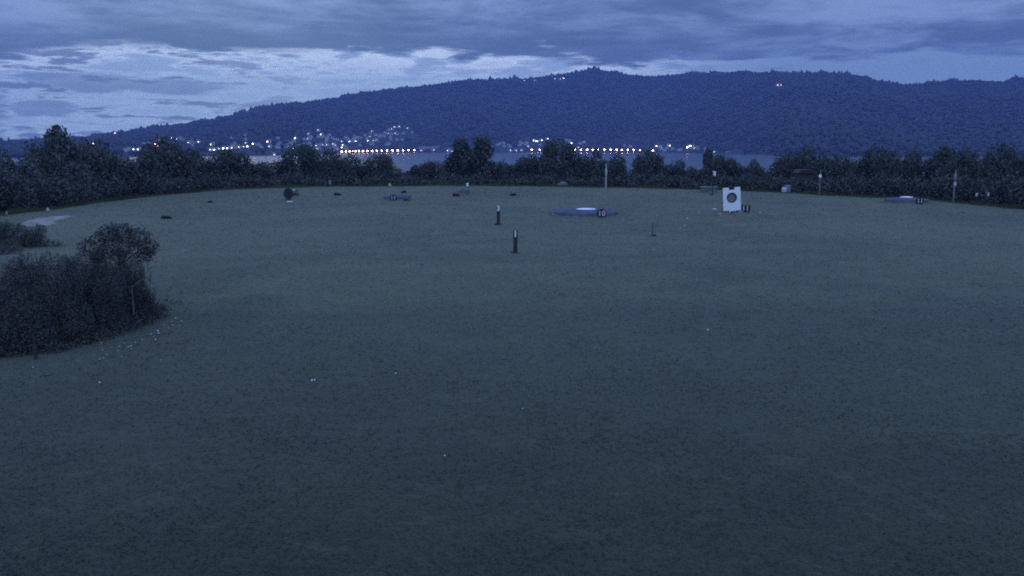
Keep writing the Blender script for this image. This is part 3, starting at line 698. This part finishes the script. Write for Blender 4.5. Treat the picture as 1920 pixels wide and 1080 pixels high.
# ------------------------------------------------------------------ poles and flags along the far edge
def pole(px, top, bot, w, mat, parts, label, cat='pole', name='flag_pole'):
    p = base(px, bot); k = ppm(p.y); r = empty(name, p); h = (bot - top) / k
    B().tube([(0, 0, -.6), (0, 0, h * .5), (0, 0, h)], [w / k / 2, w / k / 2.1, w / k / 2.6]).build('pole', mat, r)
    for nm_, y0, y1, wd, m_, shape in parts:
        zc = (bot - (y0 + y1) / 2) / k; hh = (y1 - y0) / k / 2; ww = wd / k / 2
        if shape == 'blob': B().ball((0, -.01, zc), 1.0, 12, (ww, ww, hh)).build(nm_, m_, r, True)
        elif shape == 'flag':
            fb_ = B(); n_ = 7; v = []; f = []
            for i in range(n_):
                for j in (0, 1): v.append((2 * ww * i / (n_ - 1) - ww * .3, math.sin(i * 1.3) * .05 - .03, zc - hh + 2 * hh * j - .06 * i / n_))
            for i in range(n_ - 1): f.append((2 * i, 2 * i + 2, 2 * i + 3, 2 * i + 1))
            k0 = len(v); v += [(a, b + .015, c) for a, b, c in v]; f += [tuple(k0 + q for q in reversed(x)) for x in f[:n_ - 1]]
            fb_.add(v, f); fb_.build(nm_, m_, r)
        else: B().prism([(math.cos(q) * ww, zc + math.sin(q) * hh) for q in np.linspace(0, 2 * math.pi, 20, endpoint=False)], -.08, -.05).build(nm_, m_, r)
    tag(r, label, cat)
pole(1136, 307, 352, 2.4, 'offwhite', [('furled_flag', 314, 333, 4.2, 'offwhite', 'blob')], 'tall pale pole with a furled flag, right above the large round target')
pole(1336, 322, 364, 1.8, 'black', [('flag', 320, 328.5, 6, 'white', 'flag')], 'dark thin pole with a tiny white flag, left of the white board')
pole(1536, 318, 366, 1.8, 'greypaint', [('marker', 326.5, 334.5, 5.6, 'white', 'blob')], 'thin grey pole with a white lantern shaped marker, right of the white board')
pole(1787.5, 318, 380, 2.6, 'greypaint', [('furled_flag', 323, 340, 5, 'greypaint', 'blob'), ('disc', 341, 348.5, 6, 'offwhite', 'disc')], 'grey pole with a furled flag above a pale disc at the far right')
def marker(px, top, bot, w, mat, label, cat='marker'):
    Yt = float(edge_Y(px)) - 1.5 if bot < 392 and px > 1800 else base(px, bot).y
    p = base(px, bot) if Yt == base(px, bot).y else Vector((x_at(px, Yt), Yt, z_at(bot, Yt)))
    k = ppm(p.y); h = (bot - top) / k; ww = w / k / 2
    r = empty('marker_post', p)
    B().tube([(0, 0, -.9), (0, 0, h * .3)], [.03, .03]).build('stake', 'darkwood', r)
    B().lathe([(ww * .8, h * .301), (ww, h * .4), (ww * .9, h * .9), (ww * .4, h)], 12).build('cap', mat, r)
    tag(r, label, cat)
marker(1830, 362, 371, 4.6, 'offwhite', 'left one of the two small white markers at the far right edge')
marker(1851.5, 361, 371, 3.6, 'offwhite', 'right one of the two small white markers at the far right edge')
marker(90, 389, 398, 4.5, 'offwhite', 'small white marker at the tree edge above the pale sand patch')
marker(13, 396, 406, 4, 'greypaint', 'faint pale marker at the tree edge near the left frame edge')
marker(21, 450, 460, 3.2, 'yellow', 'small cream marker in front of the low bush at far left')
marker(619, 339, 350, 5, 'greypaint', 'pale grey marker under the trees right of the dark round board')
marker(731, 344, 352, 5.5, 'yellow', 'small cream marker at the far edge above the left round target')
marker(876.5, 343, 352, 4.6, 'white', 'small bright white marker above the smallest round target')
marker(306, 347, 360, 4, 'greypaint', 'faint grey marker under the large dark round crowned tree')

for i_, (a, b, w_) in enumerate([(1225, 470, .05), (1288, 410, .08), (1350, 402, .09), (1425, 399, .10), (1405, 404, .07), (1275, 428, .06), (1232, 404, .06), (1312, 399, .07)]):
    p = base(a, b); r = B().ball((0, 0, .02), w_, 8, (1.3, 1, .5), .12).build('stone', 'stone', None, True); r.location = p; tag(r, 'tiny pale stone strewn in the grass round the white board', 'stone', 'tiny pale stones round the white board')
# dark rounded board and its small plate
p = base(541, 375); k = ppm(p.y); r = empty('round_board', p)
B().prism([(math.cos(q) * 9 / k, 11.5 / k + math.sin(q) * 11 / k * (1 if math.sin(q) > 0 else .95)) for q in np.linspace(0, 2 * math.pi, 22, endpoint=False)], -.05, .05).build('board', 'black', r)
B().tube([(0, .05, 12 / k), (0, .8, -.05)], [.04, .04]).build('brace', 'darkwood', r)
tag(r, 'dark rounded upright board on the far left part of the field', 'target')
p = base(555, 366); k = ppm(p.y); r = empty('number_sign', p)
B().box(-5 / k, 5 / k, -.03, .03, 3 / k, 12 / k).build('plate', 'rimgrey', r); B().box(-4 / k, -1 / k, -.05, -.032, 9 / k, 11.5 / k).build('tab', 'white', r)
B().box(-5 / k, 5 / k, -.1, .1, -.05, 2.9 / k).build('foot', 'black', r)
tag(r, 'small grey sign with a dark foot beside the dark rounded board', 'sign')
p = base(544, 379); r = B().ball((0, 0, .06), .26, 10, (1.5, 1, .4), .1).build('white_stone', 'stone', None, True); r.location = p; tag(r, 'pale flat stone in the grass below the dark rounded board', 'stone')
# pale box, lilac box, white drum
p = base(1330, 361); k = ppm(p.y); r = empty('low_wall', p)
B().box(-16 / k, 15 / k, -.2, .2, -.1, 10 / k).build('wall', 'rimgrey', r); B().box(-16.6 / k, 15.6 / k, -.26, .26, 10 / k + .002, 12 / k).build('coping', 'greypaint', r)
tag(r, 'low pale grey wall at the field edge just left of the white board', 'wall')
p = base(1470, 361); k = ppm(p.y); r = empty('drum', p)
B().lathe([(4.0 / k, 0), (4.6 / k, .1), (4.6 / k, 8 / k), (3.6 / k, 9.5 / k)], 18).build('body', 'offwhite', r, True); B().lathe([(3.8 / k, 9.52 / k), (3.8 / k, 10.2 / k)], 18).build('lid', 'offwhite', r)
tag(r, 'small white drum at the field edge right of the white board', 'drum')
p = base(1481, 361.5); k = ppm(p.y); p.y += 1.0; r = empty('crate', p)
B().box(-5 / k, 5 / k, -.3, .3, 4 / k, 14 / k).build('body', 'lilac', r); B().box(-5 / k, 5 / k, -.25, .25, -.2, 3.9 / k).build('base', 'greypaint', r)
tag(r, 'lilac box standing behind the small white drum at the field edge', 'box')
p = base(1245, 352); k = ppm(p.y); r = B().ball((0, 0, .05), 4.8 / k, 12, (1, .8, .55)).build('white_cover', 'offwhite', None, True); r.location = p; tag(r, 'small white domed cover on the far edge between pale pole and white flag', 'cover')
p = base(1056, 350); k = ppm(p.y); p.y += 1; r = B().ball((0, 0, -.1), 12 / k, 14, (1, .6, .85), .06).build('covered_heap', 'rimgrey', None, True); r.location = p; tag(r, 'low greyish covered heap at the far edge above the large round target', 'heap')
p = base(1183, 351); k = ppm(p.y); r = empty('bench', p)
B().box(-7 / k, 7 / k, -.2, .2, 5.5 / k, 7 / k).build('seat', 'rimgrey', r)
for sx in (-1, 1): B().box(sx * 6 / k - .04, sx * 6 / k + .04, -.15, .15, -.1, 5.49 / k).build('leg', 'darkwood', r)
tag(r, 'low dim bench under the trees right of the tall pale pole', 'bench')
# shed among the trees
Yt = float(edge_Y(1506)) + 4.0; g = gz(x_at(1506, Yt), Yt); k = ppm(Yt); r = empty('shed', (x_at(1506, Yt), Yt, g))
z1 = z_at(336, Yt) - g; z2 = z_at(324, Yt) - g; z3 = z_at(317.5, Yt) - g; w = 14 / k
B().box(-w, w, -1, 1, -1, z2).build('wall', 'bark', r); B().prism([(-w - .2, z2 + .002), (w + .2, z2 + .002), (w * .8, z3), (-w * .8, z3)], -1.3, 1.3).build('roof', 'darkwood', r); B().box(-w * .3, w * .1, -1.05, -1.003, -.5, z2 * .75).build('door', 'darkwood', r)
tag(r, 'small dim grey shed half hidden in the trees left of the lantern marker', 'shed')

# ------------------------------------------------------------------ dark tufts scattered over the far grass
TUF = [(633, 366, 8, 5, 'below the trees right of the dark rounded board'), (757, 362, 6, 5, 'just above the left round target'), (855, 368, 8, 6, 'just left of the smallest round target'),
       (962, 367, 7, 5, 'right of the smallest round target, above post number 3'), (312, 410, 11, 6, 'in the grass above the big bush at left'), (394, 380, 5, 4, 'below the far trees at left, between bush and dark rounded board'), (762, 376.5, 7, 3, 'at the right of the left round target')]
def tuft_mesh(seed): return leaf_cloud([(0, 0, .25, .9, .55, .55), (.4, .1, .4, .45, .4, .5), (-.5, 0, .1, .5, .4, .4)], 900, .16, seed, -.05)
tm = [tuft_mesh(s) for s in (1, 2)]
for q in tm: q.materials.append(M['leaf_bush'])
for i, (a, b, hw, hh, lab) in enumerate(TUF):
    p = base(a, b); k = ppm(p.y); o = obj('tuft', tm[i % 2]); o.location = p; o.scale = (hw / k * .95, hw / k * .8, hh / k * 1.1); o.rotation_euler = (0, 0, 0 if i % 2 else math.pi)
    tag(o, 'low dark tuft ' + lab, 'tuft', 'low dark tufts scattered over the far grass')

# ------------------------------------------------------------------ pale sand patch
poly = [(36, 421), (52, 414), (72, 409), (100, 406), (128, 404.5), (143, 405), (132, 408), (112, 412), (100, 416), (106, 420), (86, 424.5), (66, 425.5), (50, 424)]
pv = [];
for a, b in poly:
    q = at(a, b); pv.append(q)
cen = sum(pv, Vector()) / len(pv)
from mathutils.geometry import tessellate_polygon
sv = []; sf = []
R_ = 7
for i in range(len(pv)):
    for j in range(R_ + 1):
        q = cen.lerp(pv[i], j / R_); sv.append((q.x, q.y, gz(q.x, q.y) + .05 * (1 - (j / R_) ** 4) + .012))
for i in range(len(pv)):
    k2 = (i + 1) % len(pv)
    for j in range(R_): sf.append((i * (R_ + 1) + j, i * (R_ + 1) + j + 1, k2 * (R_ + 1) + j + 1, k2 * (R_ + 1) + j))
sp_ = obj('sand', mesh('sand', sv, sf, True), M['sand']); sp_['kind'] = 'structure'

# ------------------------------------------------------------------ bushes at the left
def bush_mesh(seed, count=9000, size=.055):
    r = random.Random(seed); L = [(0, 0, .35, .5, .5, .40)]
    for i in range(10):
        a = r.uniform(0, 6.28); q = r.uniform(.15, .5); s = r.uniform(.16, .30); L.append((math.cos(a) * q, math.sin(a) * q, r.uniform(.25, .78), s, s, s * 1.1))
    for i in range(14):
        a = r.uniform(0, 6.28); q = r.uniform(.1, .55); L.append((math.cos(a) * q, math.sin(a) * q, r.uniform(.68, .92), .07, .07, .20))
    return leaf_cloud(L, count, size, seed + 50, .0)
BM = [bush_mesh(s, 11000, .018) for s in (1, 2, 3)]
for q in BM: q.materials.append(M['leaf_bush'])
stb = B(); rr = random.Random(9)
for i in range(9):
    a = rr.uniform(0, 6.28); q = rr.uniform(.15, .42); stb.tube([(0, 0, -.03), (math.cos(a) * q * .4, math.sin(a) * q * .4, .4), (math.cos(a) * q, math.sin(a) * q, rr.uniform(.75, .97))], [.012, .008, .003], 5)
STEM = mesh('stem', stb.v, stb.f); STEM.materials.append(M['bark'])
def bush(px, bot, top, half, i, label, group='bushes at the left side of the field'):
    p = base(px, bot); k = ppm(p.y); p.y += half / k * .8; p = Vector((x_at(px, p.y), p.y, gz(p.x, p.y)))
    h = z_at(top, p.y) - p.z; w = half / ppm(p.y) / .62
    r = empty('bush', p, random.uniform(0, 6.28))
    f_ = obj('foliage', BM[i % 3], None, r); f_.scale = (w, w, h); s_ = obj('stems', STEM, None, r); s_.scale = (w, w, h); s_.name = 'stem'
    tag(r, label, 'bush', group)
bush(20, 668, 505, 78, 0, 'big dark bush nearest the camera, cut by the left frame edge')
bush(-60, 640, 478, 70, 1, 'big dark bush just outside the left frame edge')
bush(112, 650, 500, 66, 1, 'big dark bush behind the short dark stump, second of the front row')
bush(184, 632, 508, 58, 2, 'dark bush third along the front row of the big bush, left of the pale branch')
bush(248, 610, 492, 46, 0, 'dark bush with a bare pale branch, right end of the big bush')
bush(60, 580, 482, 62, 2, 'dark bush round the thin dark stake, at the back of the big bush')
bush(150, 565, 474, 58, 0, 'dark reddish bush at the back of the big bush, left of the round small tree')
bush(276, 606, 545, 22, 2, 'low scrubby bush at the right foot of the big bush')
bush(222, 560, 470, 44, 1, 'dark bush right under the crown of the small round tree')
bush(45, 466, 419, 42, 1, 'separate low bush at far left in front of the pale sand patch')
bush(-20, 470, 416, 40, 2, 'separate low bush cut by the left frame edge beside the sand patch')
# the small round tree in the bush
p = base(232, 598); k = ppm(p.y); r = empty('small_tree', p); hT = z_at(418, p.y)
L = []
rr = random.Random(3)
for (a, b, s) in ((190, 462, 24), (214, 440, 24), (240, 436, 24), (266, 445, 24), (284, 465, 21), (250, 462, 22), (222, 468, 18), (272, 480, 18), (196, 480, 16)):
    L.append((x_at(a, p.y) - p.x, rr.uniform(-.5, .5), z_at(b, p.y) - p.z, s / k, s / k * 1.2, s / k * .8))
obj('crown', leaf_cloud(L, 4200, .045, 77, 0), M['leaf_bush'], r)
tb2 = B(); tb2.tube([(0, 0, -.1), (.02, 0, 1.2), (-.02, 0, hT * .62), (.03, 0, hT * .85)], [.05, .04, .03, .01])
for a, b in ((190, 462), (284, 465), (262, 440)): tb2.tube([(0, 0, hT * .55), ((x_at(a, p.y) - p.x) * .6, 0, hT * .68), (x_at(a, p.y) - p.x, 0, z_at(b, p.y))], [.022, .016, .006], 6)
tb2.build('trunk', 'bark', r)
def P3(a, b, dy): return Vector((x_at(a, p.y + dy, z_at(b, p.y + dy)) - p.x, dy, z_at(b, p.y + dy) - p.z))
B().tube([P3(251, 590, -1.9), P3(249, 560, -1.95), P3(247, 538, -2.0), P3(262, 528, -2.0), P3(280, 515, -2.0)], [.022, .02, .018, .016, .008], 6).build('branch', 'pale_bark', r)
B().tube([P3(186, 590, -1.6), P3(195, 560, -1.6), P3(203, 525, -1.6)], [.018, .014, .007], 6).build('branch', 'pale_bark', r)
tag(r, 'small tree with a round crown rising from the right part of the big bush', 'tree')

# weeds and longer grass round the foot of the bushes and posts
rr = random.Random(21); lob = []
for i in range(190):
    k_ = rr.random(); a = np.interp(k_, [0, .25, .5, .75, 1], [-40, 90, 180, 250, 300]); b = np.interp(k_, [0, .25, .5, .75, 1], [670, 660, 640, 615, 590]) - abs(rr.gauss(0, 9))
    q = base(a + rr.uniform(-12, 12), b); h_ = rr.uniform(.06, .28); lob.append((q.x, q.y, q.z + h_ * .4, rr.uniform(.25, .7), rr.uniform(.25, .6), h_))
for a, b in ((53, 462), (20, 470), (90, 462), (10, 476)):
    for i in range(5):
        q = base(a + rr.uniform(-14, 14), b); lob.append((q.x, q.y, q.z + .12, .6, .5, .25))
w_ = obj('weeds', leaf_cloud(lob, 15000, .045, 31, -1), M['leaf_bush']); w_['kind'] = 'stuff'; tag(w_, 'weeds and rank grass round the foot of the bushes', 'weeds')
lob = []
for a, b in ((966, 473), (934, 421), (1223, 443), (1336, 364), (1536, 366), (1787, 380), (1375, 398), (1398, 398), (541, 376), (555, 367)):
    for i in range(5):
        q = base(a + rr.uniform(-5, 5), b + rr.uniform(-.5, .6)); lob.append((q.x, q.y, q.z + .03, .16, .14, .09))
w_ = obj('rank_grass', leaf_cloud(lob, 2600, .035, 32, -1), M['blade']); w_['kind'] = 'stuff'; tag(w_, 'unmown grass left standing round the posts and boards', 'grass')

# ------------------------------------------------------------------ pale stones and balls in the grass
st = B().ball((0, 0, .4), 1.0, 10, (1, .8, .6), .14); stm = mesh('stone', st.v, st.f, True); stm.materials.append(M['stone'])
for a, b, s in [(330, 600, 3), (340, 605, 3), (337, 613, 2.4), (324, 612, 2.4), (322, 606, 2.2), (296, 624, 4), (298, 628, 3.4), (284, 630, 2.4), (288, 634, 2), (267, 641, 3), (292, 641, 3.2), (241, 654, 3), (246, 653, 3),
                (190, 646, 2.4), (224, 653, 2.4), (233, 647, 2.2), (254, 646, 2.2), (247, 658, 2.0), (222, 661, 2.6), (193, 660, 2.4), (194, 674, 2.4), (200, 668, 2), (187, 676, 2.2), (302, 678, 2.4), (210, 655, 2), (228, 672, 2), (62, 690, 3), (316, 618, 2.2), (308, 612, 2)]:
    p = base(a, b); k = ppm(p.y); o = obj('stone', stm); o.location = p + Vector((0, 0, .015)); s *= .62; o.scale = (s / k, s / k, s / k); o.rotation_euler = (0, 0, random.uniform(0, 6))
    tag(o, 'small pale stone in the trail along the foot of the big bush', 'stone', 'small pale stones along the foot of the big bush')
bl = B().ball((0, 0, 1.0), 1.0, 14); blm = mesh('ball', bl.v, bl.f, True); blm.materials.append(M['white'])
for a, b, s, lab in [(585, 716, 4.4, 'brighter left one of the pair of white balls at lower left'), (590, 715, 3.4, 'right one of the touching pair of white balls at lower left'), (742, 702, 3, 'small white ball right of the ball pair, left of centre'), (187, 719, 3.6, 'small white ball in the grass below the trail of stones'),
                     (834, 854, 3.2, 'small pale ball lowest in the picture, left of centre'), (1327, 621, 3.4, 'small pale ball alone right of centre, below the white board'), (980, 771, 2.4, 'faint small ball near the middle of the near grass'), (1283, 425, 2.2, 'tiny pale ball right of the thin dark stake')]:
    p = base(a, b); k = ppm(p.y); o = obj('ball', blm); o.location = p + Vector((0, 0, .02)); s *= .42; o.scale = (s / k, s / k, s / k)
    tag(o, lab, 'ball', 'white balls lying in the grass')

# ------------------------------------------------------------------ haze over the lake
hz = B().box(-7000, 7000, -700, 5300, -24, 460)
hm = bpy.data.materials.new('haze'); hm.use_nodes = True; t = NT(hm.node_tree)
o_ = t.n('ShaderNodeOutputMaterial'); pv_ = t.n('ShaderNodeVolumePrincipled'); pv_.inputs['Density'].default_value = 1.4e-4
pv_.inputs['Color'].default_value = (0.25, 0.34, 0.76, 1); pv_.inputs['Anisotropy'].default_value = 0.0
t.put(o_.inputs['Volume'], pv_.outputs[0])
h_ = obj('haze', mesh('haze', hz.v, hz.f), hm); h_['kind'] = 'stuff'; tag(h_, 'thin blue dusk haze over the lake and hills', 'haze')
